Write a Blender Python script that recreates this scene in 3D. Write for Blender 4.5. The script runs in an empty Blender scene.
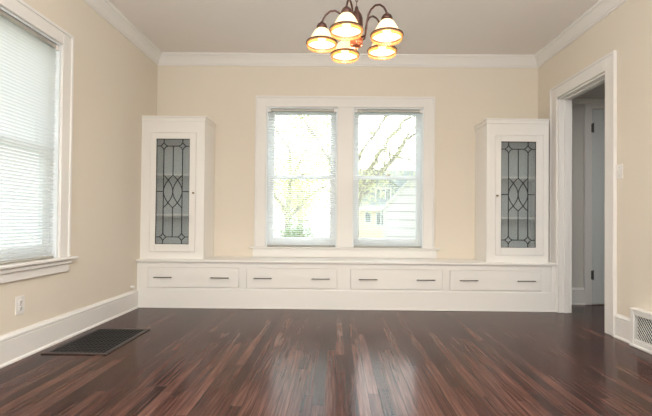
import bpy, math, random
from mathutils import Vector, Matrix
random.seed(7)
S = bpy.context.scene
COL = S.collection
R = math.radians

# ------------------------------------------------------------------ measures
XL, XR, YD, YF = -2.095, 2.305, 4.722, -1.4      # room: left, right, far wall, wall behind the camera
ZC = 2.835                                       # ceiling
WT = 0.13                                        # wall thickness
HX, HY, HZ = 3.75, 2.1, 2.36                     # hall: right, near end, ceiling

# ------------------------------------------------------------------ materials
def newmat(name):
    m = bpy.data.materials.new(name); m.use_nodes = True
    nt = m.node_tree
    return m, nt, nt.nodes.get('Principled BSDF')

def mat(name, col, rough=.5, metal=0, var=0.0, vscale=4, bump=0.0, bscale=60, emit=None, estr=0, trans=0):
    m, nt, b = newmat(name)
    b.inputs['Base Color'].default_value = (*col, 1)
    b.inputs['Roughness'].default_value = rough
    b.inputs['Metallic'].default_value = metal
    if emit:
        b.inputs['Emission Color'].default_value = (*emit, 1)
        b.inputs['Emission Strength'].default_value = estr
    tc = nt.nodes.new('ShaderNodeTexCoord')
    if var:
        n = nt.nodes.new('ShaderNodeTexNoise'); n.inputs['Scale'].default_value = vscale; n.inputs['Detail'].default_value = 4
        nt.links.new(tc.outputs['Object'], n.inputs['Vector'])
        mx = nt.nodes.new('ShaderNodeMix'); mx.data_type = 'RGBA'
        mx.inputs[6].default_value = (*[c*(1-var) for c in col], 1)
        mx.inputs[7].default_value = (*[min(1, c*(1+var)) for c in col], 1)
        nt.links.new(n.outputs['Fac'], mx.inputs[0]); nt.links.new(mx.outputs[2], b.inputs['Base Color'])
    if bump:
        n2 = nt.nodes.new('ShaderNodeTexNoise'); n2.inputs['Scale'].default_value = bscale; n2.inputs['Detail'].default_value = 3
        nt.links.new(tc.outputs['Object'], n2.inputs['Vector'])
        bp = nt.nodes.new('ShaderNodeBump'); bp.inputs['Strength'].default_value = bump; bp.inputs['Distance'].default_value = .002
        nt.links.new(n2.outputs['Fac'], bp.inputs['Height']); nt.links.new(bp.outputs[0], b.inputs['Normal'])
    if trans:
        tr = nt.nodes.new('ShaderNodeBsdfTranslucent'); tr.inputs[0].default_value = (*col, 1)
        ms = nt.nodes.new('ShaderNodeMixShader'); ms.inputs[0].default_value = trans
        out = nt.nodes['Material Output']
        nt.links.new(b.outputs[0], ms.inputs[1]); nt.links.new(tr.outputs[0], ms.inputs[2]); nt.links.new(ms.outputs[0], out.inputs[0])
    return m

def glass_mat(name, tint, gloss=.06, rough=.02, diffuse=0, dcol=(.5, .5, .5)):
    m = bpy.data.materials.new(name); m.use_nodes = True
    nt = m.node_tree; nt.nodes.clear()
    o = nt.nodes.new('ShaderNodeOutputMaterial')
    t = nt.nodes.new('ShaderNodeBsdfTransparent'); t.inputs[0].default_value = (*tint, 1)
    g = nt.nodes.new('ShaderNodeBsdfGlossy'); g.inputs['Roughness'].default_value = rough
    a = nt.nodes.new('ShaderNodeMixShader'); a.inputs[0].default_value = gloss
    nt.links.new(t.outputs[0], a.inputs[1]); nt.links.new(g.outputs[0], a.inputs[2])
    if diffuse:
        d = nt.nodes.new('ShaderNodeBsdfDiffuse'); d.inputs[0].default_value = (*dcol, 1)
        tc = nt.nodes.new('ShaderNodeTexCoord')
        n = nt.nodes.new('ShaderNodeTexNoise'); n.inputs['Scale'].default_value = 9
        nt.links.new(tc.outputs['Object'], n.inputs['Vector'])
        mx = nt.nodes.new('ShaderNodeMix'); mx.data_type = 'RGBA'
        mx.inputs[6].default_value = (*[c*.8 for c in dcol], 1); mx.inputs[7].default_value = (*[min(1, c*1.2) for c in dcol], 1)
        nt.links.new(n.outputs['Fac'], mx.inputs[0]); nt.links.new(mx.outputs[2], d.inputs[0])
        b = nt.nodes.new('ShaderNodeMixShader'); b.inputs[0].default_value = diffuse
        nt.links.new(a.outputs[0], b.inputs[1]); nt.links.new(d.outputs[0], b.inputs[2]); a = b
    nt.links.new(a.outputs[0], o.inputs[0])
    return m

def floor_mat():
    m, nt, b = newmat('dark_oak_strip_floor')
    N, L = nt.nodes.new, nt.links.new
    tc = N('ShaderNodeTexCoord'); sp = N('ShaderNodeSeparateXYZ'); L(tc.outputs['Object'], sp.inputs[0])
    def M(op, a, c=None):
        n = N('ShaderNodeMath'); n.operation = op
        for i, v in enumerate((a, c)):
            if v is None: continue
            if isinstance(v, (int, float)): n.inputs[i].default_value = v
            else: L(v, n.inputs[i])
        return n.outputs[0]
    xs = M('DIVIDE', sp.outputs['X'], .0585); row = M('FLOOR', xs); fx = M('FRACT', xs)
    wr = N('ShaderNodeTexWhiteNoise'); wr.noise_dimensions = '1D'; L(row, wr.inputs['W'])
    ys = M('DIVIDE', M('ADD', sp.outputs['Y'], M('MULTIPLY', wr.outputs['Value'], 3.0)), 1.15); colm = M('FLOOR', ys); fy = M('FRACT', ys)
    cb = N('ShaderNodeCombineXYZ'); L(row, cb.inputs[0]); L(colm, cb.inputs[1])
    wn = N('ShaderNodeTexWhiteNoise'); wn.noise_dimensions = '3D'; L(cb.outputs[0], wn.inputs['Vector'])
    # grain: stretched along the strip, shifted for every board
    gv = N('ShaderNodeCombineXYZ')
    L(M('ADD', M('MULTIPLY', sp.outputs['X'], 30), M('MULTIPLY', wn.outputs['Value'], 40)), gv.inputs[0])
    L(M('MULTIPLY', sp.outputs['Y'], 1.1), gv.inputs[1]); L(M('MULTIPLY', row, 3.7), gv.inputs[2])
    g1 = N('ShaderNodeTexNoise'); g1.inputs['Scale'].default_value = 1.0; g1.inputs['Detail'].default_value = 2; g1.inputs['Distortion'].default_value = .25
    L(gv.outputs[0], g1.inputs['Vector'])
    rings = M('FRACT', M('MULTIPLY', g1.outputs['Fac'], 6.0))
    ring = M('ABSOLUTE', M('SUBTRACT', M('MULTIPLY', rings, 2), 1))
    fine = N('ShaderNodeTexNoise'); fine.inputs['Scale'].default_value = 1.0; fine.inputs['Detail'].default_value = 3
    fv = N('ShaderNodeCombineXYZ'); L(M('MULTIPLY', sp.outputs['X'], 95), fv.inputs[0]); L(M('MULTIPLY', sp.outputs['Y'], 2.2), fv.inputs[1]); L(row, fv.inputs[2])
    L(fv.outputs[0], fine.inputs['Vector'])
    tone = M('ADD', M('ADD', M('MULTIPLY', wn.outputs['Value'], .24), M('MULTIPLY', wr.outputs['Value'], .14)), M('ADD', M('MULTIPLY', ring, .12), M('MULTIPLY', fine.outputs['Fac'], .54)))
    big = N('ShaderNodeTexNoise'); big.inputs['Scale'].default_value = 1.3; L(tc.outputs['Object'], big.inputs['Vector'])
    tone = M('ADD', tone, M('MULTIPLY', M('SUBTRACT', big.outputs['Fac'], .5), .3))
    rp = N('ShaderNodeValToRGB'); e = rp.color_ramp.elements
    e[0].position = .28; e[0].color = (.018, .0085, .0076, 1)
    e[1].position = .76; e[1].color = (.125, .062, .047, 1)
    k = rp.color_ramp.elements.new(.52); k.color = (.052, .0225, .0180, 1)
    L(tone, rp.inputs[0])
    gap = M('MULTIPLY', M('GREATER_THAN', fx, .034), M('GREATER_THAN', fy, .0018))
    mx = N('ShaderNodeMix'); mx.data_type = 'RGBA'; mx.inputs[6].default_value = (.008, .004, .003, 1)
    L(gap, mx.inputs[0]); L(rp.outputs[0], mx.inputs[7]); L(mx.outputs[2], b.inputs['Base Color'])
    rr = M('ADD', M('MULTIPLY', big.outputs['Fac'], .10), M('ADD', .12, M('MULTIPLY', ring, .03)))
    L(rr, b.inputs['Roughness']); b.inputs['Specular IOR Level'].default_value = .085
    bp = N('ShaderNodeBump'); bp.inputs['Strength'].default_value = .22; bp.inputs['Distance'].default_value = .002
    hh = M('ADD', M('MULTIPLY', gap, .8), M('ADD', M('MULTIPLY', ring, .03), M('MULTIPLY', wn.outputs['Value'], .2)))
    L(hh, bp.inputs['Height']); L(bp.outputs[0], b.inputs['Normal'])
    return m

def siding_mat(name, col, pitch, dark=.7):
    m, nt, b = newmat(name)
    N, L = nt.nodes.new, nt.links.new
    tc = N('ShaderNodeTexCoord'); sp = N('ShaderNodeSeparateXYZ'); L(tc.outputs['Object'], sp.inputs[0])
    d = N('ShaderNodeMath'); d.operation = 'DIVIDE'; d.inputs[1].default_value = pitch; L(sp.outputs['Z'], d.inputs[0])
    f = N('ShaderNodeMath'); f.operation = 'FRACT'; L(d.outputs[0], f.inputs[0])
    g = N('ShaderNodeMath'); g.operation = 'LESS_THAN'; g.inputs[1].default_value = .12; L(f.outputs[0], g.inputs[0])
    mx = N('ShaderNodeMix'); mx.data_type = 'RGBA'; mx.inputs[6].default_value = (*col, 1); mx.inputs[7].default_value = (*[c*dark for c in col], 1)
    L(g.outputs[0], mx.inputs[0]); L(mx.outputs[2], b.inputs['Base Color']); b.inputs['Roughness'].default_value = .7
    return m

WALL = mat('beige_wall_paint', (.74, .675, .575), .85, var=.015, vscale=1.5, bump=.15, bscale=90)
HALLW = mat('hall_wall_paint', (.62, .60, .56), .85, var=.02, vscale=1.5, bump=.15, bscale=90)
CEIL = mat('ceiling_paint', (.86, .82, .78), .9, var=.01, vscale=2, bump=.1, bscale=80)
TRIM = mat('white_trim_paint', (.80, .785, .755), .38, var=.01, vscale=3, bump=.05, bscale=30)
CAB = mat('white_cabinet_paint', (.84, .825, .79), .35, var=.012, vscale=3, bump=.05, bscale=30)
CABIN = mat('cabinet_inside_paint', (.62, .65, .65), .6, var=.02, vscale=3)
FLOOR = floor_mat()
SASH = mat('white_sash_paint', (.80, .84, .86), .4, var=.01)
GLASS = glass_mat('window_glass', (.97, .99, .98), .035)
LEADGLASS = glass_mat('leaded_glass', (.94, .965, .97), .05, .15, .12, (.70, .74, .74))
LEAD = mat('dark_lead_came', (.035, .035, .035), .45, .6, var=.2, vscale=40)
SLAT = mat('white_blind_slat', (.88, .89, .87), .45, var=.01, trans=.60)
RAIL = mat('blind_rail_metal', (.42, .41, .37), .4, .2, var=.03)
PULL = mat('pewter_pull', (.13, .12, .11), .35, .9, var=.15, vscale=50)
BRASS = mat('aged_brass_knob', (.35, .27, .17), .35, .9, var=.1, vscale=50)
BRONZE = mat('bronze_lamp_metal', (.075, .036, .028), .36, .75, var=.2, vscale=25)
COPPER = mat('copper_column', (.50, .20, .12), .28, .9, var=.1, vscale=25)
GHOST = glass_mat('amber_ghost_ring', (.88, .66, .42), .04, .2, .28, (.50, .27, .13))  # amber tint for the ghost of the lit shade
SHADE = mat('lit_frosted_glass', (.95, .86, .70), .35, emit=(1.0, .66, .34), estr=.45, trans=.55)
BULB = mat('glowing_bulb', (1, .9, .75), .3, emit=(1.0, .82, .55), estr=14)
BLACK = mat('black_iron_grate', (.007, .007, .008), .55, 0, var=.2, vscale=40)
GRFRAME = mat('dark_metal_grate_frame', (.045, .032, .028), .4, .4, var=.2, vscale=30)
DUCT = mat('dark_duct', (.003, .003, .003), .9, var=.2)
PLATE = mat('white_plastic_plate', (.80, .78, .75), .35, var=.01)
SLOT = mat('dark_slot', (.10, .09, .09), .6, var=.1)
REG = mat('white_register_enamel', (.80, .79, .76), .35, var=.01)
HINGE = mat('dark_hinge_metal', (.10, .10, .10), .4, .7, var=.1)
DOORP = mat('pale_door_paint', (.66, .70, .71), .4, var=.01)
BARK = mat('grey_bark', (.40, .36, .30), .9, var=.3, vscale=6, bump=.6, bscale=12)
LEAFY = mat('spring_leaves', (.80, .82, .44), .6, var=.25, vscale=2, trans=.4)
LEAFG = mat('green_leaves', (.30, .44, .20), .6, var=.3, vscale=3, trans=.3)
LEAFB = mat('yellow_blossom', (.86, .80, .25), .6, var=.15, vscale=3, trans=.3)
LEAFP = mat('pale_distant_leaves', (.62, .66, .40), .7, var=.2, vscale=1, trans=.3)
GRASS = mat('lawn', (.50, .50, .42), .9, var=.25, vscale=1.5)
TAN = siding_mat('tan_shingle_wall', (.86, .77, .58), .22, .85)
WHITES = siding_mat('white_clapboard', (.80, .80, .80), .28, .55)
ROOF = mat('grey_green_shingles', (.36, .40, .38), .9, var=.25, vscale=4)
HTRIM = mat('pale_house_trim', (.74, .76, .72), .6, var=.02)
HPANE = mat('dark_house_pane', (.25, .30, .27), .15, var=.1)

# ------------------------------------------------------------------ mesh helper
class MB:
    def __init__(s): s.v = []; s.f = []; s.mi = []; s.sm = []; s.mats = []
    def slot(s, m):
        if m is None: return 0
        if m not in s.mats: s.mats.append(m)
        return s.mats.index(m)
    def add(s, vs, fs, m=None, smooth=False):
        o = len(s.v); s.v += [tuple(p) for p in vs]; k = s.slot(m)
        for f in fs: s.f.append(tuple(i+o for i in f)); s.mi.append(k); s.sm.append(smooth)
        return s
    def box(s, a, b, m=None, bev=0):
        x0, x1 = sorted((a[0], b[0])); y0, y1 = sorted((a[1], b[1])); z0, z1 = sorted((a[2], b[2]))
        if bev:
            bev = min(bev, (x1-x0)/2.5, (y1-y0)/2.5, (z1-z0)/2.5)
            pts = []
            for X, sx in ((x0, 1), (x1, -1)):
                for Y, sy in ((y0, 1), (y1, -1)):
                    for Z, sz in ((z0, 1), (z1, -1)):
                        pts += [(X, Y+sy*bev, Z+sz*bev), (X+sx*bev, Y, Z+sz*bev), (X+sx*bev, Y+sy*bev, Z)]
            def I(i, j, k, w): return (i*4+j*2+k)*3+w
            fs = []
            for i in (0, 1): fs.append([I(i, 0, 0, 0), I(i, 1, 0, 0), I(i, 1, 1, 0), I(i, 0, 1, 0)][::(1 if i else -1)])
            for j in (0, 1): fs.append([I(0, j, 0, 1), I(1, j, 0, 1), I(1, j, 1, 1), I(0, j, 1, 1)][::(-1 if j else 1)])
            for k in (0, 1): fs.append([I(0, 0, k, 2), I(1, 0, k, 2), I(1, 1, k, 2), I(0, 1, k, 2)][::(1 if k else -1)])
            for j in (0, 1):
                for k in (0, 1): fs.append([I(0, j, k, 1), I(1, j, k, 1), I(1, j, k, 2), I(0, j, k, 2)])
            for i in (0, 1):
                for k in (0, 1): fs.append([I(i, 0, k, 0), I(i, 1, k, 0), I(i, 1, k, 2), I(i, 0, k, 2)])
            for i in (0, 1):
                for j in (0, 1): fs.append([I(i, j, 0, 0), I(i, j, 1, 0), I(i, j, 1, 1), I(i, j, 0, 1)])
            for i in (0, 1):
                for j in (0, 1):
                    for k in (0, 1): fs.append([I(i, j, k, 0), I(i, j, k, 1), I(i, j, k, 2)])
            return s.add(pts, fs, m)
        vs = [(x0, y0, z0), (x1, y0, z0), (x1, y1, z0), (x0, y1, z0), (x0, y0, z1), (x1, y0, z1), (x1, y1, z1), (x0, y1, z1)]
        return s.add(vs, [(0, 3, 2, 1), (4, 5, 6, 7), (0, 1, 5, 4), (1, 2, 6, 5), (2, 3, 7, 6), (3, 0, 4, 7)], m)
    def tube(s, pts, r, n=8, m=None):
        pts = [Vector(p) for p in pts]; rs = r if isinstance(r, (list, tuple)) else [r]*len(pts)
        rings = []; up = None
        for i, p in enumerate(pts):
            d = (pts[min(i+1, len(pts)-1)]-pts[max(i-1, 0)]).normalized()
            if up is None: up = Vector((0, 0, 1)) if abs(d.z) < .9 else Vector((1, 0, 0))
            a = d.cross(up).normalized(); b = a.cross(d).normalized(); up = b
            rings.append([p+(a*math.cos(2*math.pi*k/n)+b*math.sin(2*math.pi*k/n))*rs[i] for k in range(n)])
        vs = [q for rg in rings for q in rg]; fs = []
        for i in range(len(pts)-1):
            for k in range(n): fs.append((i*n+k, i*n+(k+1) % n, (i+1)*n+(k+1) % n, (i+1)*n+k))
        fs.append(tuple(range(n))[::-1]); fs.append(tuple((len(pts)-1)*n+k for k in range(n)))
        return s.add(vs, fs, m, True)
    def lathe(s, prof, c=(0, 0, 0), n=32, m=None, axis='z'):
        vs = []; fs = []
        for r, z in prof:
            for k in range(n):
                a = 2*math.pi*k/n; p = (r*math.cos(a), r*math.sin(a), z)
                if axis == 'y': p = (p[0], p[2], p[1])
                if axis == 'x': p = (p[2], p[0], p[1])
                vs.append((c[0]+p[0], c[1]+p[1], c[2]+p[2]))
        for i in range(len(prof)-1):
            for k in range(n): fs.append((i*n+k, i*n+(k+1) % n, (i+1)*n+(k+1) % n, (i+1)*n+k))
        return s.add(vs, fs, m, True)
    def build(s, name, m=None, parent=None, loc=None):
        me = bpy.data.meshes.new(name)
        off = Vector(loc) if loc else Vector((0, 0, 0))
        if parent is not None and loc is None:
            off = world_loc(parent)
        me.from_pydata([tuple(Vector(v)-off) for v in s.v], [], s.f)
        for mm in (s.mats or [m]): me.materials.append(mm)
        for p, k, sm in zip(me.polygons, s.mi, s.sm): p.material_index = k; p.use_smooth = sm
        me.update()
        o = bpy.data.objects.new(name, me); COL.objects.link(o)
        if parent is not None: o.parent = parent
        elif loc: o.location = loc
        return o

def world_loc(o):
    p = Vector(o.location)
    while o.parent: o = o.parent; p += Vector(o.location)
    return p
def tag(o, label=None, cat=None, group=None, kind=None):
    if label: o['label'] = label
    if cat: o['category'] = cat
    if group: o['group'] = group
    if kind: o['kind'] = kind
    return o
def empty(name, loc):
    o = bpy.data.objects.new(name, None); COL.objects.link(o); o.location = loc; o.empty_display_size = .05; return o
def struct(o): o['kind'] = 'structure'; return o
def copy_tree(o, parent=None):
    c = o.copy(); COL.objects.link(c); c.parent = parent
    for ch in [k for k in bpy.data.objects if k.parent == o]: copy_tree(ch, c)
    return c

# ------------------------------------------------------------------ shell
struct(MB().box((XL-WT, YF-WT, -.12), (XR+WT, YD+.3, 0)).build('floor', FLOOR))
struct(MB().box((XR+WT, HY-WT, -.12), (HX+WT, YD+.3, 0)).build('floor_hall', FLOOR))
struct(MB().box((XL-WT, YF-WT, ZC), (XR+WT, YD+WT, ZC+.12)).build('ceiling', CEIL))
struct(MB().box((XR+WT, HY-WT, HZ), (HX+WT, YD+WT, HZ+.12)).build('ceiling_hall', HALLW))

def wall(name, axis, p0, p1, a0, a1, z0, z1, holes, m):
    """slab between p0 and p1 across, a0..a1 along, with rectangular holes"""
    mb = MB()
    def B(u0, u1, w0, w1):
        if u1-u0 < 1e-4 or w1-w0 < 1e-4: return
        if axis == 'x': mb.box((u0, p0, w0), (u1, p1, w1))
        else: mb.box((p0, u0, w0), (p1, u1, w1))
    u = a0
    for h0, h1, g0, g1 in sorted(holes):
        B(u, h0, z0, z1); B(h0, h1, z0, g0); B(h0, h1, g1, z1); u = h1
    B(u, a1, z0, z1)
    return struct(mb.build(name, m))

W1 = (-.822, .0, .625, 2.238)       # the two windows of the far wall
W2 = (.180, .992, .625, 2.238)
W3 = (2.245, 3.065, .632, 2.238)    # left wall (along y)
DR = (3.515, 4.287, 0, 2.235)       # door opening in the right wall (along y)
wall('wall_back', 'x', YD, YD+WT, XL, XR, 0, ZC, [W1, W2], WALL)
wall('wall_left', 'y', XL-WT, XL, YF, YD+WT, 0, ZC, [W3], WALL)
wall('wall_right', 'y', XR, XR+WT, YF, YD+WT, 0, ZC, [DR], WALL)
BW = [(-1.75, -.35, .6, 2.35), (.35, 1.75, .6, 2.35)]
wall('wall_front', 'x', YF-WT, YF, XL-WT, XR+WT, 0, ZC, BW, WALL)
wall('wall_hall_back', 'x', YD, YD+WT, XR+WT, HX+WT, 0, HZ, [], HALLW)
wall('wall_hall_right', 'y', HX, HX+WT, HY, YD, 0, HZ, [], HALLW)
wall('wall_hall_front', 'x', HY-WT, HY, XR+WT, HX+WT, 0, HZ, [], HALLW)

# crown moulding, mitred in the corners
CP = [(0, -.121), (.010, -.121), (.014, -.112), (.014, -.104), (.022, -.098), (.030, -.080), (.042, -.058), (.056, -.040), (.064, -.032), (.064, -.024), (.076, -.018), (.080, -.010), (.080, 0), (0, 0)]
def run(prof, P, Q, zb, name, m):
    """P,Q: functions p -> (x,y) for both ends"""
    n = len(prof); vs = [(*P(p), zb+z) for p, z in prof]+[(*Q(p), zb+z) for p, z in prof]
    fs = [(i, (i+1) % n, n+(i+1) % n, n+i) for i in range(n)]+[tuple(range(n))[::-1], tuple(range(n, 2*n))]
    return struct(MB().add(vs, fs).build(name, m))
e_ = .0005
run(CP, lambda p: (XL+p, YD-p), lambda p: (XR-p, YD-p), ZC-e_, 'trim_1', TRIM)
run(CP, lambda p: (XL+p, YF+p), lambda p: (XL+p, YD-p), ZC-e_, 'trim_2', TRIM)
run(CP, lambda p: (XR-p, YF+p), lambda p: (XR-p, YD-p), ZC-e_, 'trim_3', TRIM)
# baseboards
BF = 4.30                            # bench front
BP = [(0, 0), (.032, 0), (.032, .008), (.026, .016), (.020, .018), (.020, .150), (.017, .155), (.022, .160), (.021, .172), (.012, .182), (.008, .192), (0, .192)]
run(BP, lambda p: (XL+p, YF), lambda p: (XL+p, BF), 0, 'baseboard_left', TRIM)
CW = .135
run(BP, lambda p: (XR-p, 3.1625), lambda p: (XR-p, DR[0]-CW), 0, 'baseboard_right', TRIM)
run(BP, lambda p: (XR-p, YF), lambda p: (XR-p, 2.79), 0, 'baseboard_right_near', TRIM)
run(BP, lambda p: (XR+WT, YD-p), lambda p: (2.830, YD-p), 0, 'baseboard_hall', TRIM)

# casings --------------------------------------------------------------
def casing_box(mb, face, u0, u1, z0, z1, t0, t1):
    """face: ('x', plane, sign) board lying on a wall; t0..t1 how far out"""
    ax, pl, sg = face
    if ax == 'y': mb.box((u0, pl+sg*t0, z0), (u1, pl+sg*t1, z1), bev=.003)
    else: mb.box((pl+sg*t0, u0, z0), (pl+sg*t1, u1, z1), bev=.003)
def casing(name, face, u0, u1, z0, z1, w, bottom_to=None, mids=()):
    """frame round the opening u0..u1, z0..z1"""
    mb = MB(); zb = z0 if bottom_to is None else bottom_to
    for a, b, o0, o1 in ((u0-w, u0, u0-w, u0-w+.022), (u1, u1+w, u1+w-.022, u1+w)):
        casing_box(mb, face, a, b, zb, z1+w, 0, .020)
        casing_box(mb, face, o0, o1, zb, z1+w, .017, .030)
    casing_box(mb, face, u0, u1, z1, z1+w, 0, .0195)
    casing_box(mb, face, u0-w+.01, u1+w-.01, z1+w-.022, z1+w, .017, .0295)
    casing_box(mb, face, u0, u1, z1, z1+.012, .015, .024)
    for a, b in mids: casing_box(mb, face, a, b, z0, z1, 0, .020)
    return struct(mb.build(name, TRIM))
casing('trim_4', ('y', YD, -1), W1[0], W2[1], W1[2], W1[3], .125, mids=[(0, .18)])
casing('trim_5', ('x', XL, 1), W3[0], W3[1], W3[2], W3[3], .112)
casing('trim_6', ('x', XR, -1), DR[0], DR[1], 0, DR[3], .128)
# door jamb lining with stops
mb = MB()
for y, s in ((DR[0], 1), (DR[1], -1)):
    mb.box((XR-.004, y, 0), (XR+WT+.004, y+s*.018, DR[3]), bev=.002)
    mb.box((XR+.05, y+s*.018, 0), (XR+.085, y+s*.030, DR[3]-.03), bev=.002)
mb.box((XR-.004, DR[0], DR[3]-.018), (XR+WT+.004, DR[1], DR[3]), bev=.002)
mb.box((XR+.05, DR[0]+.018, DR[3]-.030), (XR+.085, DR[1]-.018, DR[3]-.018), bev=.002)
struct(mb.build('trim_7', TRIM))
# hall side: casing of the hall door, ceiling strip
mb = MB()
mb.box((2.830, YD-.02, 0), (2.918, YD, 2.30), bev=.003); mb.box((2.830, YD-.028, 0), (2.850, YD-.018, 2.30), bev=.002)
mb.box((2.918, YD-.0195, 2.245), (3.66, YD, 2.2999), bev=.003); mb.box((3.60, YD-.02, 0), (3.66, YD, 2.245), bev=.003)
struct(mb.build('trim_8', TRIM))
struct(MB().box((XR+WT, YD-.018, 2.302), (HX, YD, HZ), bev=.003).build('trim_9', TRIM))
# hall door
d = struct(empty('door_1', (2.922, YD-.012, 0)))
mb = MB(); x0, x1, yf = 2.922, 3.596, YD-.006
mb.box((x0, yf, .012), (x1, YD, 2.238), bev=.002)
for (a, b, c, e) in ((x0, x0+.11, .012, 2.238), (x1-.11, x1, .012, 2.238), (x0+.11, x1-.11, .012, .25), (x0+.11, x1-.11, .98, 1.12), (x0+.11, x1-.11, 2.12, 2.238)):
    mb.box((a, yf-.010, c), (b, yf+.001, e), bev=.003)
mb.build('door_panel', DOORP, d)
for z in (.34, 2.02):
    h = MB(); h.box((2.905, YD-.034, z-.05), (2.921, YD-.016, z+.05), bev=.003); h.lathe([(.0001, -.058), (.005, -.056), (.006, -.05), (.006, .05), (.005, .056), (.0001, .058)], (2.92, YD-.036, z), 10)
    h.build('hinge', HINGE, d)
k = MB(); k.lathe([(.0001, -.075), (.018, -.072), (.026, -.060), (.024, -.045), (.010, -.035), (.010, -.012), (.026, -.008), (.026, .0)], (3.53, YD-.016, 1.0), 20, axis='y')
k.build('door_knob', BRASS, d)

# ------------------------------------------------------------------ windows
def window_back(idx, W, glassx):
    x0, x1, z0, z1 = W
    w = struct(empty('window_%d' % idx, ((x0+x1)/2, YD, z0)))
    f = MB()                                            # jamb lining and stops
    f.box((x0, YD-.002, z0), (x0+.014, YD+WT+.01, z1)); f.box((x1-.014, YD-.002, z0), (x1, YD+WT+.01, z1))
    f.box((x0+.014, YD-.002, z1-.014), (x1-.014, YD+WT+.01, z1)); f.box((x0+.014, YD+.045, z0), (x1-.014, YD+WT+.03, z0+.012))
    for a, b in ((x0+.014, x0+.030), (x1-.030, x1-.014)): f.box((a, YD+.045, z0+.012), (b, YD+.058, z1-.014))
    f.box((x0-.002, YD+WT+.008, z0-.04), (x1+.002, YD+WT+.028, z0))
    f.build('window_frame', SASH, w)
    g0, g1 = glassx; zm = 1.440
    for nm, a, b, y in (('lower_sash', z0+.012, zm+.018, YD+.060), ('upper_sash', zm-.020, z1-.014, YD+.094)):
        s = MB(); sx0, sx1 = x0+.016, x1-.016
        zb = .731 if nm == 'lower_sash' else a+.036; zt = b-.036 if nm == 'lower_sash' else 2.176
        s.box((sx0, y, a), (g0, y+.032, b), bev=.003); s.box((g1, y, a), (sx1, y+.032, b), bev=.003)
        s.box((g0, y, a), (g1, y+.032, zb), bev=.003); s.box((g0, y, zt), (g1, y+.032, b), bev=.003)
        so = s.build(nm, SASH, w)
        MB().box((g0-.004, y+.014, zb-.004), (g1+.004, y+.018, zt+.004)).build('glass_pane', GLASS, so)
    lk = MB(); xm = (x0+x1)/2
    lk.box((xm-.03, YD+.058, zm+.018), (xm+.03, YD+.09, zm+.026), bev=.003); lk.box((xm-.005, YD+.045, zm+.026), (xm+.03, YD+.060, zm+.036), bev=.003)
    lk.build('sash_lock', BRASS, w)
    return w
window_back(1, W1, (-.742, -.084))
window_back(2, W2, (.250, .918))
# shared stool and apron under both back windows
mb = MB(); mb.box((-1.0, YD-.045, .608), (1.182, YD+.045, .6249), bev=.004); struct(mb.build('trim_10', TRIM))
mb = MB(); mb.box((-.962, YD-.020, .5085), (1.146, YD, .607), bev=.003); struct(mb.build('trim_11', TRIM))
# left wall window
def window_left():
    y0, y1, z0, z1 = W3
    w = struct(empty('window_3', (XL, (y0+y1)/2, z0))); f = MB()
    X = lambda t: XL-t
    f.box((X(-.002), y0, z0), (X(WT+.01), y0+.014, z1)); f.box((X(-.002), y1-.014, z0), (X(WT+.01), y1, z1))
    f.box((X(-.002), y0+.014, z1-.014), (X(WT+.01), y1-.014, z1)); f.box((X(.045), y0+.014, z0), (X(WT+.03), y1-.014, z0+.012))
    for a, b in ((y0+.014, y0+.030), (y1-.030, y1-.014)): f.box((X(.045), a, z0+.012), (X(.058), b, z1-.014))
    f.build('window_frame', SASH, w); zm = 1.44
    for nm, a, b, t in (('lower_sash', z0+.012, zm+.018, .060), ('upper_sash', zm-.020, z1-.014, .094)):
        s = MB(); g0, g1 = y0+.078, y1-.078; zb = a+.09 if nm == 'lower_sash' else a+.036; zt = b-.036 if nm == 'lower_sash' else b-.05
        s.box((X(t), y0+.016, a), (X(t+.032), g0, b), bev=.003); s.box((X(t), g1, a), (X(t+.032), y1-.016, b), bev=.003)
        s.box((X(t), g0, a), (X(t+.032), g1, zb), bev=.003); s.box((X(t), g0, zt), (X(t+.032), g1, b), bev=.003)
        so = s.build(nm, SASH, w)
        MB().box((X(t+.014), g0-.004, zb-.004), (X(t+.018), g1+.004, zt+.004)).build('glass_pane', GLASS, so)
    return w
window_left()
mb = MB(); mb.box((XL-.045, W3[0]-.19, .612), (XL+.055, W3[1]+.175, .6319), bev=.005); struct(mb.build('trim_12', TRIM))
mb = MB(); mb.box((XL, W3[0]-.13, .520), (XL+.020, W3[1]+.11, .611), bev=.003); mb.box((XL, W3[0]-.15, .578), (XL+.036, W3[1]+.13, .611), bev=.006)
struct(mb.build('trim_13', TRIM))
# windows behind the camera
for i, (a, b, z0, z1) in enumerate(BW):
    w = struct(empty('window_%d' % (4+i), ((a+b)/2, YF, z0))); f = MB()
    for (p, q, r, s) in ((a, a+.06, z0, z1), (b-.06, b, z0, z1), (a+.06, b-.06, z0, z0+.07), (a+.06, b-.06, z1-.06, z1), (a+.06, b-.06, 1.45, 1.50)):
        f.box((p, YF-.10, r), (q, YF-.05, s))
    f.build('window_frame', SASH, w)
    MB().box((a+.06, YF-.08, z0+.07), (b-.06, YF-.075, z1-.06)).build('glass_pane', GLASS, w)
    casing('trim_%d' % (14+i), ('y', YF, 1), a, b, z0, z1, .12)

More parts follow.
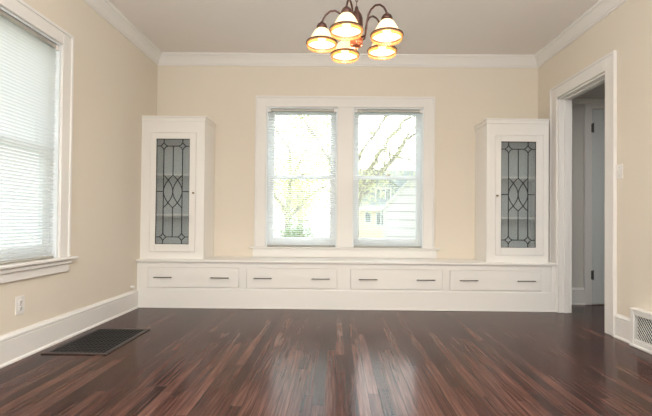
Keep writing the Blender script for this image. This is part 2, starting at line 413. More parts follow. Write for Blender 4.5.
# ------------------------------------------------------------------ blinds
def slat_mesh(mb, along, c0, c1, depth0, z, width, tilt, axis):
    """one curved slat; tilt > 0: room side edge lower"""
    pr = []
    for k in range(5):
        t = (k/4-.5)*width; crown = .0022*(1-(2*t/width)**2)
        pr.append((t*math.cos(tilt)-crown*math.sin(tilt), t*math.sin(tilt)+crown*math.cos(tilt)))
    vs = []
    for c in (c0, c1):
        for (u, h) in pr:
            vs.append((c, depth0+u, z+h) if axis == 'x' else (depth0-u, c, z+h))
    mb.add(vs, [(i, i+1, 5+i+1, 5+i) for i in range(4)], smooth=True)
def blind(axis, c0, c1, ztop, zbot, depth, tilt, label, wand_at, pitch=.0225):
    def P(c, d_, z): return (c, depth+d_, z) if axis == 'x' else (depth-d_, c, z)
    o = empty('window_blind', P((c0+c1)/2, 0, zbot)); tag(o, label, 'blind', 'mini blinds on the windows')
    h = MB(); h.box(P(c0, -.018, ztop-.030), P(c1, .018, ztop-.001), bev=.003); h.build('headrail', RAIL, o)
    for a, b in ((c0-.001, c0+.028), (c1-.028, c1+.001)):
        MB().box(P(a, -.0225, ztop-.037), P(b, .0225, ztop), bev=.002).build('bracket', PLATE, o)
    s = MB(); z = ztop-.045
    while z > zbot+.028:
        slat_mesh(s, axis, c0+.004, c1-.004, depth, z, .0250, tilt, axis); z -= pitch
    s.build('slats', SLAT, o)
    b = MB(); b.box(P(c0+.003, -.012, zbot+.004), P(c1-.003, .012, zbot+.020), bev=.004)
    b.build('bottom_rail', RAIL, o)
    c = MB()
    for t in (.12, .5, .88):
        u = c0+(c1-c0)*t
        for dd in (-.0135, .0135): c.tube([P(u, dd, ztop-.03), P(u, dd, zbot+.01)], .0007, 4)
    c.build('ladder_cord', PLATE, o)
    w = MB(); u = c0+wand_at; w.tube([P(u, -.024, ztop-.03), P(u, -.026, ztop-.06), P(u, -.024, ztop-.75)], .0032, 8); w.build('tilt_wand', SLAT, o)
    return o
blind('x', W1[0]+.016, W1[1]-.016, 2.221, .6265, YD+.022, R(-9), 'white mini blind on the left one of the two windows above the bench', .07)
blind('x', W2[0]+.016, W2[1]-.016, 2.221, .6265, YD+.022, R(5), 'white mini blind on the window with houses showing through, above the bench', .07)
blind('y', W3[0]+.016, W3[1]-.016, 2.221, .6335, XL-.022, R(-38), 'white mini blind with nearly closed slats on the window in the left wall', .08)

# ------------------------------------------------------------------ bench
bench = tag(empty('window_bench', (.1, BF, 0)), 'long low white built-in bench with four drawers below the windows', 'bench')
BX0, BX1 = XL+.0005, XR-.0005
DW = [(-1.985, -1.020), (-.942, .010), (.148, 1.110), (1.186, 2.138)]
Z0, Z1 = .214, .428
b = MB(); BB = YD-.0008; BT = .482
b.box((BX0, BF+.02, .0005), (BX1, BB, BT))                       # body
xs = [BX0]+[c for p in DW for c in p]+[BX1]
for i in range(0, len(xs), 2): b.box((xs[i], BF+.002, Z0), (xs[i+1], BF+.021, Z1))
b.box((BX0, BF+.002, Z1), (BX1, BF+.021, BT)); b.box((BX0, BF+.002, .0005), (BX1, BF+.021, Z0))
b.box((BX0, BF-.004, .0005), (BX1, BF+.003, .200), bev=.002)
b.box((BX1-.062, BF-.0045, .0005), (BX1-.0, BF+.003, BT), bev=.002)
b.box((BX0, BF-.009, .0005), (BX1, BF-.003, .016), bev=.002)
b.build('body', CAB, bench)
HP = [(-1.908, -1.716), (-1.311, -1.120), (-.860, -.672), (-.256, -.068), (.235, .426), (.836, 1.027), (1.281, 1.472), (1.880, 2.068)]
for i, (a, c) in enumerate(DW):
    m_ = MB(); m_.box((a+.003, BF-.005, Z0+.003), (c-.003, BF+.018, Z1-.003), bev=.003)
    dr = m_.build('drawer', CAB, bench)
    for (p, q) in HP[2*i:2*i+2]:
        h = MB(); zc = .3225
        h.tube([(p, BF-.030, zc), (p+.004, BF-.031, zc), (q-.004, BF-.031, zc), (q, BF-.030, zc)], .0048, 10)
        for u in (p+.018, q-.018): h.tube([(u, BF-.030, zc), (u, BF-.005, zc)], .0042, 8)
        h.build('handle', PULL, dr)
top = MB(); top.box((BX0, BF-.022, .4825), (BX1-.012, BB, .507), bev=.004)
tag(top.build('bench_top', CAB, loc=(.1, BF, .4825)), 'long cream-white bench top running wall to wall under windows and cabinets', 'bench top')

# ------------------------------------------------------------------ cabinets
def cabinet(x0, x1, dx0, dx1, gx0, gx1, knob_x, hinge_x, label, wall_side):
    yf = 4.362; yb = YD-.0008; z0, zt = .5075, 2.018
    o = tag(empty('display_cabinet', ((x0+x1)/2, yf, z0)), label, 'cabinet', 'leaded glass cabinets on the bench')
    dz0, dz1 = .582, 1.858; gz0, gz1 = .664, 1.790
    b = MB()
    b.box((x0, yf+.02, z0), (x0+.018, yb, zt), CAB); b.box((x1-.018, yf+.02, z0), (x1, yb, zt), CAB)
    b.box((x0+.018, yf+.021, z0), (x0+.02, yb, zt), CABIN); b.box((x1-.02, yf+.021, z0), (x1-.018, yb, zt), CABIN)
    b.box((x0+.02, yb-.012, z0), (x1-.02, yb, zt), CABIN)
    b.box((x0+.02, yf+.02, z0), (x1-.02, yb-.012, dz0-.01), CAB); b.box((x0+.02, yf+.02, dz1+.04), (x1-.02, yb-.012, zt), CAB)
    # face frame
    b.box((x0, yf, z0), (dx0, yf+.021, zt), CAB); b.box((dx1, yf, z0), (x1, yf+.021, zt), CAB)
    b.box((dx0, yf, z0), (dx1, yf+.021, dz0), CAB); b.box((dx0, yf, dz1), (dx1, yf+.021, zt), CAB)
    b.build('body', CAB, o)
    c = MB(); a0 = x0-(0 if wall_side < 0 else .014); a1 = x1+(0 if wall_side > 0 else .014)
    c.box((a0, yf-.014, zt-.002), (a1, yb, zt+.016), bev=.004); c.box((a0 + (0 if wall_side < 0 else .006), yf-.008, zt-.040), (a1-(0 if wall_side > 0 else .006), yb, zt-.0021), bev=.003)
    c.build('cornice', CAB, o)
    for z in (.978, 1.412):
        MB().box((x0+.021, yf+.045, z-.010), (x1-.021, yb-.013, z+.010), bev=.002).build('shelf', CAB, o)
    d = MB(); g = .0025; ya, yb2 = yf-.004, yf+.018
    d.box((dx0+g, ya, dz0+g), (gx0, yb2, dz1-g), bev=.003); d.box((gx1, ya, dz0+g), (dx1-g, yb2, dz1-g), bev=.003)
    d.box((gx0, ya, dz0+g), (gx1, yb2, gz0), bev=.003); d.box((gx0, ya, gz1), (gx1, yb2, dz1-g), bev=.003)
    do = d.build('door', CAB, o)
    MB().box((gx0-.003, yf+.008, gz0-.003), (gx1+.003, yf+.011, gz1+.003)).build('glass_pane', LEADGLASS, do)
    # leading
    w = gx1-gx0; h = gz1-gz0; l = MB(); yl = yf+.007
    def P(u, t): return (gx0+u*w, yl, gz1-t*h)
    def ln(*pts, r=.0045): l.tube([P(*p) for p in pts], r, 6)
    A = w/h; k = .108
    for r_ in (((0, 0), (1, 0)), ((1, 0), (1, 1)), ((1, 1), (0, 1)), ((0, 1), (0, 0))): ln(*r_, r=.0055)
    for ty, sg in ((.215*A, 1), (1-.215*A, -1)):
        for ux in (.22, .78):
            for (p, q) in (((-k, 0), (0, -k*A)), ((0, -k*A), (k, 0)), ((k, 0), (0, k*A)), ((0, k*A), (-k, 0))):
                mid = ((p[0]+q[0])*.40, (p[1]+q[1])*.40)
                ln((ux+p[0], ty+p[1]), (ux+mid[0], ty+mid[1]), (ux+q[0], ty+q[1]))
        ln((0, ty), (.22-k, ty)); ln((.22+k, ty), (.78-k, ty)); ln((.78+k, ty), (1, ty))
        e0 = 0 if sg > 0 else 1
        for ux in (.22, .78): ln((ux, e0), (ux, ty-sg*k*A))
    t0, t1 = .215*A+k*A, 1-.215*A-k*A
    ln((.22, t0), (.22, t1)); ln((.78, t0), (.78, t1))
    ln((.5, .215*A), (.5, .345)); ln((.5, .655), (.5, 1-.215*A))
    ln((0, .5), (.22, .5)); ln((.78, .5), (1, .5))
    for s_ in (-1, 1):
        n = 12
        ln(*[(.5+s_*.28*math.sin(math.pi*i/n)**.9, .345+.31*i/n) for i in range(n+1)])
        ln(*[(.5+s_*.28*(1-math.sin(math.pi*i/n)**.9), .345+.31*i/n) for i in range(n+1)])
    l.build('leading', LEAD, do)
    kb = MB(); kb.lathe([(.0001, -.030), (.008, -.029), (.011, -.022), (.007, -.014), (.005, -.010), (.009, -.002), (.009, 0)], (knob_x, ya+.001, 1.212), 14, axis='y'); kb.build('knob', BRASS, do)
    for z in (.75, 1.70):
        hg = MB(); hg.box((hinge_x-.005, ya-.004, z-.035), (hinge_x+.005, ya+.002, z+.035), bev=.002); hg.build('hinge', CAB, do)
    return o
cabinet(XL+.0006, -1.418, -1.998, -1.508, -1.936, -1.578, -1.530, -1.998, 'tall white cabinet with leaded glass door at left end of bench', -1)
cabinet(1.588, 2.245, 1.682, 2.190, 1.741, 2.110, 1.696, 2.190, 'tall white cabinet with leaded glass door at right end of bench by doorway', 1)

# ------------------------------------------------------------------ chandelier
CX, CY = .103, 2.36
ch = tag(empty('chandelier', (CX, CY, 1.93)), 'bronze chandelier with five lit bell-shaped frosted glass shades', 'chandelier')
c = MB(); c.lathe([(.0001, 1.915), (.006, 1.917), (.009, 1.924), (.006, 1.930), (.024, 1.934), (.031, 1.940), (.033, 1.952), (.033, 1.975), (.037, 1.979), (.037, 1.985), (.030, 1.990), (.034, 2.005), (.036, 2.02), (.036, 2.035)], (CX, CY, 0), 28)
c.lathe([(.036, 2.035), (.038, 2.04), (.037, 2.08), (.036, 2.10), (.030, 2.122), (.018, 2.140), (.012, 2.15), (.008, 2.17), (.0001, 2.172)], (CX, CY, 0), 28, BRONZE)
c.mats = [COPPER, BRONZE]; c.mi = [1 if min(c.v[q][2] for q in f) > 2.034 else 0 for f in c.f]
for i in range(14):
    a = 2*math.pi*i/14; c.tube([(CX+.033*math.cos(a), CY+.033*math.sin(a), 1.944), (CX+.034*math.cos(a), CY+.034*math.sin(a), 1.974)], .0035, 6)
c.build('column', COPPER, ch)
n = MB(); z = 2.175; i = 0
while z < ZC-.06:
    pts = []
    for k in range(13):
        a = 2*math.pi*k/12; u = .0085*math.cos(a); w = .017*math.sin(a)
        pts.append((CX+u, CY, z+.014+w) if i % 2 else (CX, CY+u, z+.014+w))
    n.tube(pts, .0020, 6); z += .0275; i += 1
n.build('chain', BRONZE, ch)
k = MB(); k.lathe([(.0001, ZC-.062), (.008, ZC-.060), (.012, ZC-.045), (.040, ZC-.035), (.060, ZC-.015), (.064, ZC-.001), (.0001, ZC-.0006)], (CX, CY, 0), 32); k.build('ceiling_canopy', BRONZE, ch)
def shade_prof(ZB): return [(.022, ZB+.084), (.030, ZB+.080), (.043, ZB+.066), (.055, ZB+.045), (.066, ZB+.024), (.078, ZB+.008), (.087, ZB), (.0875, ZB-.003)]
for i in range(5):
    a = R(180+72*i); ZB = 1.958+.011*math.sin(a); dz = ZB-1.966; prof = shade_prof(ZB); prof_in = [(r-.0035, z_) for r, z_ in prof][::-1]; dx, dy = math.cos(a), math.sin(a); px, py = CX+.20*dx, CY+.20*dy
    am = MB(); raw = [(.028, 1.992), (.045, 1.990), (.060, 2.000), (.067, 2.030), (.070, 2.070), (.080, 2.110), (.098, 2.140), (.125, 2.155), (.155, 2.150), (.180, 2.128), (.193, 2.105), (.198, 2.088)]
    pp = []
    for j in range(len(raw)-1):
        for t in (0, .5): pp.append((raw[j][0]*(1-t)+raw[j+1][0]*t, raw[j][1]*(1-t)+raw[j+1][1]*t))
    pp.append(raw[-1])
    am.tube([(CX+r*dx, CY+r*dy, z_+dz*min(1, r/.1)) for r, z_ in pp], (.0056), 8)
    ao = am.build('arm', BRONZE, ch)
    sk = MB(); sk.lathe([(.0001, ZB+.126), (.008, ZB+.125), (.012, ZB+.116), (.024, ZB+.110), (.031, ZB+.094), (.031, ZB+.080), (.020, ZB+.078), (.014, ZB+.060), (.0001, ZB+.059)], (px, py, 0), 20)
    sk.build('socket', BRONZE, ao)
    sh = MB(); sh.lathe(prof+prof_in+[prof[0]], (px, py, 0), 40); so = sh.build('lamp_shade', SHADE, ch)
    bd = MB(); bd.lathe([(.0870, ZB+.004), (.0905, ZB+.003), (.0915, ZB-.001), (.0895, ZB-.004), (.0870, ZB-.003), (.0870, ZB+.004)], (px, py, 0), 40); bd.lathe([(.083, ZB+.0), (.0826, ZB-.002), (.0826, ZB-.006), (.084, ZB-.008)], (px, py, 0), 40); bd.build('band', BRONZE, so)
    lp = MB(); lp.lathe([(.0865, ZB-.004), (.0875, ZB-.012), (.0845, ZB-.024), (.0825, ZB-.024), (.0850, ZB-.012), (.0840, ZB-.004)], (px, py, 0), 40); lp.build('ghost_ring', GHOST, so)  # added ring imitating an amber ghost of the lit shade, no real part
    bl = MB(); bl.lathe([(.011, ZB+.060), (.012, ZB+.050), (.020, ZB+.035), (.024, ZB+.020), (.020, ZB+.006), (.010, ZB-.002), (.0001, ZB-.004)], (px, py, 0), 20); bl.build('bulb', BULB, ch)
    L_ = bpy.data.lights.new('bulb_light', 'POINT'); L_.energy = 1.7; L_.color = (1, .74, .46); L_.shadow_soft_size = .024
    lo = bpy.data.objects.new('bulb_light', L_); COL.objects.link(lo); lo.location = (px, py, ZB-.030)

# ------------------------------------------------------------------ floor grate
VX0, VX1, VY0, VY1 = -2.010, -1.560, 2.790, 3.455
g = tag(empty('floor_grate', ((VX0+VX1)/2, (VY0+VY1)/2, 0)), 'large black metal return-air grate set in the wood floor by the left wall', 'floor vent')
f = MB(); fw = .036; zt = .007
f.box((VX0, VY0, .0006), (VX1, VY0+fw, zt), bev=.003); f.box((VX0, VY1-fw, .0006), (VX1, VY1, zt), bev=.003)
f.box((VX0, VY0+fw, .0006), (VX0+fw, VY1-fw, zt), bev=.003); f.box((VX1-fw, VY0+fw, .0006), (VX1, VY1-fw, zt), bev=.003)
f.build('frame', GRFRAME, g)
MB().box((VX0+fw, VY0+fw, .0006), (VX1-fw, VY1-fw, .0012)).build('duct_opening', DUCT, g)
b = MB(); x = VX0+fw+.010
while x < VX1-fw-.004: b.box((x, VY0+fw, .0013), (x+.006, VY1-fw, .0062)); x += .031
y = VY0+fw+.012
while y < VY1-fw-.004: b.box((VX0+fw, y, .0016), (VX1-fw, y+.009, .0056)); y += .036
b.build('grating', BLACK, g)

# ------------------------------------------------------------------ wall register (right)
g = tag(empty('wall_register', (XR-.03, 2.975, 0)), 'white metal wall vent with slanted louvers in the right baseboard', 'wall vent')
ya, yb, fx = 2.792, 3.160, XR-.056
f = MB(); zt = .285
f.box((fx, ya, .012), (XR-.001, ya+.046, zt), bev=.004); f.box((fx, yb-.040, .012), (XR-.001, yb, zt), bev=.004)
f.box((fx, ya+.04, .012), (XR-.001, yb-.04, .062), bev=.004); f.box((fx, ya+.04, zt-.045), (XR-.001, yb-.04, zt), bev=.004)
f.box((fx-.006, ya-.004, .0006), (XR-.001, yb+.0, .020), bev=.003); f.box((fx-.005, ya, zt-.012), (XR-.001, yb, zt+.004), bev=.003)
f.build('frame', REG, g)
MB().box((fx+.030, ya+.046, .062), (fx+.034, yb-.040, zt-.045)).build('duct_opening', DUCT, g)
l = MB(); z0, z1 = .062, zt-.045; H_ = z1-z0; y0, y1 = ya+.046, yb-.040; s_ = y0-H_*.9
while s_ < y1:                         # slanted bars clipped to the opening
    p, q = (s_, z0), (s_+H_*.9, z1)
    if p[0] < y0: p = (y0, z0+(y0-s_)/.9)
    if q[0] > y1: q = (y1, z0+(y1-s_)/.9)
    if q[1]-p[1] > .01: l.tube([(fx+.010, p[0], p[1]), (fx+.010, q[0], q[1])], .0030, 5)
    s_ += .026
l.build('louvers', REG, g)

# ------------------------------------------------------------------ outlet, switch, bumper
o = tag(empty('electrical_outlet', (XL, 2.707, .352)), 'white duplex outlet plate low on the left wall under the window', 'outlet')
p = MB(); p.box((XL+.0004, 2.668, .292), (XL+.007, 2.746, .412), bev=.003); p.build('plate', PLATE, o)
for z in (.331, .373):
    q = MB(); q.lathe([(.0165, .006), (.0165, .0088), (.0145, .0098), (.0001, .0099)], (XL, 2.707, z), 20, axis='x'); so = q.build('socket', PLATE, o)
    sl = MB()
    for dy in (-.006, .006): sl.box((XL+.0097, 2.707+dy-.0013, z-.002), (XL+.0104, 2.707+dy+.0013, z+.008))
    sl.box((XL+.0097, 2.7045, z-.011), (XL+.0104, 2.7095, z-.006)); sl.build('slots', SLOT, so)
MB().lathe([(.003, .006), (.003, .0078), (.0001, .008)], (XL, 2.707, .352), 10, axis='x').build('screw', SLOT, o)
o = tag(empty('light_switch', (XR, 3.353, 1.352)), 'white light switch plate on the right wall beside the doorway', 'switch')
p = MB(); p.box((XR-.007, 3.313, 1.292), (XR-.0004, 3.393, 1.412), bev=.003); p.build('plate', PLATE, o)
MB().box((XR-.016, 3.347, 1.345), (XR-.006, 3.359, 1.372), bev=.003).build('toggle', PLATE, o)
for z in (1.317, 1.387): MB().lathe([(.003, -.006), (.003, -.0078), (.0001, -.008)], (XR, 3.353, z), 10, axis='x').build('screw', SLOT, o)
o = MB(); o.lathe([(.016, .0004), (.016, .006), (.012, .010), (.014, .022), (.018, .030), (.015, .040), (.0001, .044)], (XL, 4.18, .235), 20, axis='x')
tag(o.build('door_stop', PLATE, loc=(XL, 4.18, .235)), 'small round white knob on the left wall just above the baseboard corner', 'door stop')

# ------------------------------------------------------------------ outdoors
GZ = -1.0
struct(MB().box((-60, YD+1.2, GZ-.3), (60, 110, GZ)).build('ground', GRASS))
struct(MB().box((-60, -40, GZ-.3), (60, YD+1.2, GZ)).build('ground_near', GRASS))
struct(MB().box((XL-.1, YF-.1, GZ), (HX+.1, YD+.1, -.125)).build('foundation', mat('foundation_block', (.45, .44, .42), .9, var=.1)))

def leaves(mb, pts, n, spread, size, rnd):
    for _ in range(n):
        c_ = Vector(rnd.choice(pts))+Vector((rnd.gauss(0, spread), rnd.gauss(0, spread), rnd.gauss(0, spread*.8)))
        u = Vector((rnd.uniform(-1, 1), rnd.uniform(-1, 1), rnd.uniform(-1, 1))).normalized()
        w = u.orthogonal().normalized(); s = size*rnd.uniform(.6, 1.3)
        mb.add([c_-u*s, c_-w*s*.5, c_+u*s, c_+w*s*.5], [(0, 1, 2, 3)])
def tree(loc, limbs, leaf, n, spread, size, label, seed, twigs=5, trunk_r=.22, cat='tree', group=None):
    rnd = random.Random(seed); o = tag(empty('tree', loc), label, cat, group)
    t = MB(); pts = []; lx, ly, lz = loc
    for li in limbs:
        P_ = [Vector(loc)+Vector(p[:3]) for p in li]; rr = [p[3] for p in li]
        Q = []; Rr = []
        for j in range(len(P_)-1):
            for s in range(4):
                u = s/4; jit = Vector((rnd.gauss(0, .03), rnd.gauss(0, .03), rnd.gauss(0, .02))) if 0 < j+s else Vector((0, 0, 0))
                Q.append(P_[j].lerp(P_[j+1], u)+jit); Rr.append(rr[j]*(1-u)+rr[j+1]*u)
        Q.append(P_[-1]); Rr.append(rr[-1]); t.tube(Q, Rr, 8)
        for j, q in enumerate(Q):
            if Rr[j] > .11: continue
            pts.append(q)
            if j % 2 == 0:
                for _ in range(max(1, twigs//3)):
                    dv = Vector((rnd.gauss(0, .5), rnd.gauss(0, .5), rnd.uniform(-.1, .8))).normalized()*rnd.uniform(.5, 1.3)
                    e = q+dv; m1 = q+dv*.5+Vector((rnd.gauss(0, .06), rnd.gauss(0, .06), rnd.gauss(0, .06)))
                    t.tube([q, m1, e], [Rr[j]*.4+.004, Rr[j]*.25+.004, .004], 5); pts += [m1, e, e]
    t.build('trunk', BARK, o)
    l = MB(); leaves(l, pts, n, spread, size, rnd); l.build('foliage', leaf, o)
    return o
# big leaning tree seen through the right window (its base stands behind the mullion)
tree((.40, 11.5, GZ), [
    [(0, 0, 0, .20), (.04, 0, 1.5, .16), (.16, 0, 2.5, .12), (.30, 0, 3.0, .10)],
    [(.16, 0, 2.5, .10), (.36, 0, 3.19, .065), (.64, 0, 3.64, .058), (.89, 0, 4.04, .052), (1.20, 0, 4.49, .045), (1.57, 0, 4.85, .035), (2.0, 0, 5.6, .02)],
    [(.10, 0, 2.4, .08), (.12, .1, 3.3, .05), (.22, .1, 3.78, .045), (.55, .1, 4.2, .04), (.70, .1, 4.49, .035), (.89, .1, 4.85, .03), (1.2, .1, 5.7, .02)],
    [(.20, 0, 2.6, .09), (.70, -.05, 3.17, .075), (.89, -.05, 3.42, .07), (1.26, -.1, 3.73, .065), (1.40, -.1, 4.01, .055), (1.51, -.1, 4.23, .045), (1.79, -.1, 4.37, .035), (2.5, -.1, 4.7, .02)],
    [(.1, 0, 2.2, .06), (-.5, .2, 3.6, .04), (-1.3, .3, 4.7, .025)],
    [(1.26, -.1, 3.73, .03), (1.8, .1, 3.6, .02), (2.5, .3, 3.7, .012)]],
    LEAFY, 8000, .34, .034, 'yellow-green budding tree with leaning limbs outside the right window', 3)
tree((-1.9, 15, GZ), [
    [(0, 0, 0, .13), (.1, 0, 2.0, .10), (.2, 0, 3.6, .06)],
    [(.2, 0, 3.5, .06), (.1, 0, 4.6, .04), (-.6, 0, 5.6, .02)],
    [(.2, 0, 3.4, .04), (.8, 0, 4.6, .03), (.9, 0, 5.6, .02)],
    [(1.75, 0, 3.3, .02), (1.57, 0, 4.16, .035), (1.35, 0, 4.6, .035), (1.09, 0, 5.0, .03), (.8, 0, 5.3, .03)],
    [(.1, 0, 2.2, .08), (-.8, 0, 3.3, .05), (-1.4, 0, 4.2, .03)],
    [(.1, 0, 2.0, .08), (.9, .2, 2.9, .05), (1.5, .2, 3.2, .03)]],
    LEAFY, 17000, .50, .046, 'pale yellow-green tree outside the left window', 5)
def shrub(loc, rx, rz, leaf, n, label, seed, cat='shrub'):
    rnd = random.Random(seed); o = tag(empty('shrub', loc), label, cat)
    s = MB(); pts = []
    for i in range(14):
        a = rnd.uniform(0, 6.28); q = Vector((rx*.7*math.cos(a)*rnd.random(), rx*.7*math.sin(a)*rnd.random(), rz*rnd.uniform(.6, 1)))+Vector(loc)
        m1 = Vector(loc).lerp(q, .5)+Vector((0, 0, .1)); s.tube([Vector(loc), m1, q], [.02, .014, .006], 5); pts += [m1, q, q.lerp(m1, .5)]
    s.build('stems', BARK, o); l = MB(); leaves(l, pts, n, rx*.28, .045, rnd); l.build('foliage', leaf, o); return o
shrub((-1.70, 10.0, GZ), .45, 1.15, LEAFB, 1500, 'bright yellow blossoming shrub low outside the left window', 11)
shrub((-1.35, 12.9, GZ), .62, 1.75, LEAFG, 2200, 'green leafy shrub behind the yellow one outside the left window', 12)
shrub((-.1, 15.4, GZ), .55, 1.1, LEAFG, 1200, 'low green shrub at the right side of the left window view', 13)
rnd = random.Random(21)
LB = ['at far left of the view', 'left of centre in the view', 'behind the tan house', 'beyond the tan house roof', 'at far right of the view']
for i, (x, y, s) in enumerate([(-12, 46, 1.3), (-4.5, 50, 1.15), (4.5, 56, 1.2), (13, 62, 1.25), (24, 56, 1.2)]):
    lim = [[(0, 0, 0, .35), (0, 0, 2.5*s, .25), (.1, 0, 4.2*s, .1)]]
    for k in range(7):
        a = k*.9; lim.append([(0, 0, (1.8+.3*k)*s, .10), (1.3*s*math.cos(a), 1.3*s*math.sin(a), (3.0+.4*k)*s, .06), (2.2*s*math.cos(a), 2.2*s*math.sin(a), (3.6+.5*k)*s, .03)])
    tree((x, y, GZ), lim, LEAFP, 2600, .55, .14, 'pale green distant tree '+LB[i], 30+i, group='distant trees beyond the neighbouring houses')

# tan house with dormer
def prism(mb, pts, axis, a0, a1, m=None):
    n = len(pts)
    vs = [((a0, p[0], p[1]) if axis == 'x' else (p[0], a0, p[1])) for p in pts]+[((a1, p[0], p[1]) if axis == 'x' else (p[0], a1, p[1])) for p in pts]
    mb.add(vs, [(i, (i+1) % n, n+(i+1) % n, n+i) for i in range(n)]+[tuple(range(n))[::-1], tuple(range(n, 2*n))], m)
h = tag(empty('neighbour_house', (4.6, 38, GZ)), 'tan shingled house with grey-green roof and dormer seen through the right window', 'house')
b = MB(); b.box((1.9, 35, GZ), (9.0, 42, 2.25)); prism(b, [(35, 2.25), (42, 2.25), (38.5, 5.4)], 'x', 1.95, 8.95); b.build('wall', TAN, h)
r = MB()
prism(r, [(34.4, 1.95), (34.4, 2.20), (38.5, 5.75), (38.5, 5.45)], 'x', 1.4, 9.5); prism(r, [(42.6, 1.95), (42.6, 2.20), (38.5, 5.75), (38.5, 5.45)], 'x', 1.4, 9.5)
r.build('roof', ROOF, h)
MB().box((1.4, 34.25, 1.82), (9.5, 34.45, 2.24)).build('eave_trim', HTRIM, h)
dm = MB(); dm.box((2.8, 35.2, 2.5), (5.1, 38.0, 3.95)); prism(dm, [(2.8, 3.95), (5.1, 3.95), (3.95, 4.65)], 'y', 35.2, 38.4)
dmo = dm.build('dormer', ROOF, h)
dt = MB(); prism(dt, [(2.55, 3.85), (2.55, 4.02), (3.95, 4.88), (3.95, 4.7)], 'y', 35.0, 38.5); prism(dt, [(5.35, 3.85), (5.35, 4.02), (3.95, 4.88), (3.95, 4.7)], 'y', 35.0, 38.5); dt.build('dormer_roof', ROOF, dmo)
def hwin(x0, x1, z0, z1, y, par, bars=1):
    m_ = MB(); t = .09
    m_.box((x0-t, y-.07, z0-t), (x0, y+.02, z1+t)); m_.box((x1, y-.07, z0-t), (x1+t, y+.02, z1+t)); m_.box((x0, y-.07, z0-t), (x1, y+.02, z0)); m_.box((x0, y-.07, z1), (x1, y+.02, z1+t))
    for i in range(bars): xx = x0+(x1-x0)*(i+1)/(bars+1); m_.box((xx-.05, y-.06, z0), (xx+.05, y+.02, z1))
    f_ = m_.build('window', HTRIM, par); MB().box((x0, y-.02, z0), (x1, y-.005, z1)).build('pane', HPANE, f_)
hwin(3.35, 4.55, 2.80, 3.70, 35.2, h, 2); hwin(2.45, 2.85, .85, 1.65, 35, h, 0); hwin(3.4, 4.1, .6, 1.6, 35, h, 1)
# white clapboard house, gable end toward the window
HXW, HYW = 1.60, 14.0
h = tag(empty('neighbour_house', (HXW, HYW, GZ)), 'white clapboard house with sloping gable edge close outside the right window', 'house')
b = MB(); b.box((HXW, HYW, GZ), (HXW+6.2, HYW+6, 1.37)); prism(b, [(HXW, 1.37), (HXW+6.2, 1.37), (HXW+3.1, 4.70)], 'y', HYW+.01, HYW+5.99); b.build('wall', WHITES, h)
r = MB(); prism(r, [(HXW-.12, 1.22), (HXW-.12, 1.33), (HXW+3.1, 4.82), (HXW+3.1, 4.71)], 'y', HYW-.12, HYW+6.1); prism(r, [(HXW+6.32, 1.22), (HXW+6.32, 1.33), (HXW+3.1, 4.82), (HXW+3.1, 4.71)], 'y', HYW-.12, HYW+6.1); r.build('roof', HTRIM, h)
c_ = MB(); c_.box((HXW-.02, HYW-.03, GZ), (HXW+.10, HYW, 1.33)); c_.build('corner_board', HTRIM, h)
h.rotation_euler = (0, 0, R(-7.5))

# ------------------------------------------------------------------ light
w = bpy.data.worlds.new('sky'); S.world = w; w.use_nodes = True; nt = w.node_tree
bg = nt.nodes['Background']
N, L = nt.nodes.new, nt.links.new
tc = N('ShaderNodeTexCoord'); sp = N('ShaderNodeSeparateXYZ'); rp = N('ShaderNodeValToRGB')
L(tc.outputs['Generated'], sp.inputs[0]); L(sp.outputs['Z'], rp.inputs[0]); L(rp.outputs[0], bg.inputs[0])
rp.color_ramp.elements[0].color = (1.0, .99, .95, 1); rp.color_ramp.elements[1].color = (.72, .84, 1.0, 1)
# bright haze in the sky beyond the far windows
dp = N('ShaderNodeVectorMath'); dp.operation = 'DOT_PRODUCT'; L(tc.outputs['Generated'], dp.inputs[0]); dp.inputs[1].default_value = (.10, .88, .46)
m1 = N('ShaderNodeMath'); m1.operation = 'MAXIMUM'; m1.inputs[1].default_value = 0; L(dp.outputs['Value'], m1.inputs[0])
m2 = N('ShaderNodeMath'); m2.operation = 'POWER'; m2.inputs[1].default_value = 12; L(m1.outputs[0], m2.inputs[0])
m3 = N('ShaderNodeMath'); m3.operation = 'MULTIPLY_ADD'; m3.inputs[1].default_value = 10; m3.inputs[2].default_value = 1.15; L(m2.outputs[0], m3.inputs[0])
L(m3.outputs[0], bg.inputs[1])
sun = bpy.data.lights.new('sun', 'SUN'); sun.energy = .5; sun.angle = R(1); sun.color = (1, .96, .88)
so = bpy.data.objects.new('sun', sun); COL.objects.link(so); so.rotation_euler = Vector((-.45, .55, -.95)).to_track_quat('-Z', 'Y').to_euler()
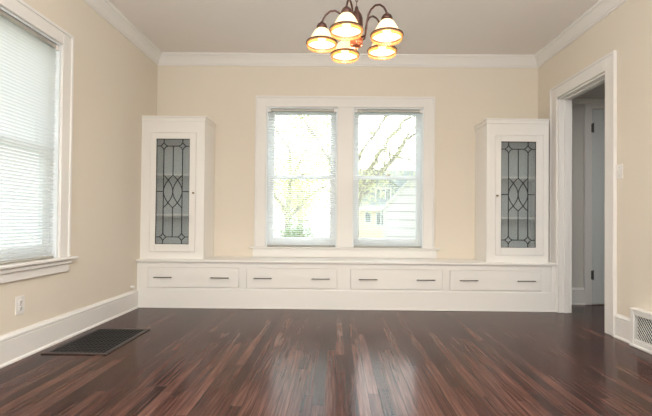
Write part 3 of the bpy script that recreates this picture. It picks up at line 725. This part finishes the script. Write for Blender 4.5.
def area(name, loc, rot, sx, sy, e, col=(1, 1, 1)):
    l = bpy.data.lights.new(name, 'AREA'); l.shape = 'RECTANGLE'; l.size = sx; l.size_y = sy; l.energy = e; l.color = col
    o = bpy.data.objects.new(name, l); COL.objects.link(o); o.location = loc; o.rotation_euler = rot; return o
for a, b_, z0, z1 in BW:       # area lamps added outside the two unseen windows behind the camera
    area('window_fill', ((a+b_)/2, YF-.2, (z0+z1)/2), (R(90), 0, 0), 1.35, 1.7, 14, (.97, .98, 1))
# fill lamps added out of view to brighten room and hall
area('bounce_fill', (0.1, -.3, 1.9), (R(180), 0, 0), .9, .9, 150, (.975, .98, 1))   # added lamp, bounced off the ceiling behind the camera
area('ceiling_fill', (.1, -.3, ZC-.03), (0, 0, 0), 2.4, 1.2, 58, (.98, .98, 1))  # added fill imitating light off the ceiling, no fixture there
area('hall_fill', (3.0, 3.0, HZ-.04), (0, 0, 0), .3, .3, 5, (.92, .96, 1))  # added fill that brightens the hall, its source is made up

# ------------------------------------------------------------------ camera
cxp, cyp, yaw, pitch, roll, F = 334.2108, 215.7136, -.0065032, .0123093, .0095528, 410.0
f = Vector((math.sin(yaw)*math.cos(pitch), math.cos(yaw)*math.cos(pitch), math.sin(pitch)))
r = Vector((math.cos(yaw), -math.sin(yaw), 0)); u = r.cross(f)
r2 = r*math.cos(roll)+u*math.sin(roll); u2 = -r*math.sin(roll)+u*math.cos(roll)
cam = bpy.data.cameras.new('camera'); co = bpy.data.objects.new('camera', cam); COL.objects.link(co)
mw = Matrix((r2, u2, -f)).transposed().to_4x4(); mw.translation = Vector((0, 0, .93)); co.matrix_world = mw
cam.sensor_width = 36; cam.lens = 36*F/652; cam.clip_start = .05; cam.clip_end = 300
cam.shift_x = (326-cxp)/652; cam.shift_y = (cyp-208)/652
S.camera = co
vs = S.view_settings; vs.view_transform = 'Standard'; vs.look = 'None'; vs.exposure = .60; vs.gamma = 1; vs.use_curve_mapping = False
S.cycles.use_adaptive_sampling = False; S.cycles.caustics_reflective = False; S.cycles.caustics_refractive = False; S.cycles.blur_glossy = 1.0; S.cycles.max_bounces = 10; S.cycles.diffuse_bounces = 5; S.cycles.transparent_max_bounces = 16
S.cycles.sample_clamp_indirect = 3
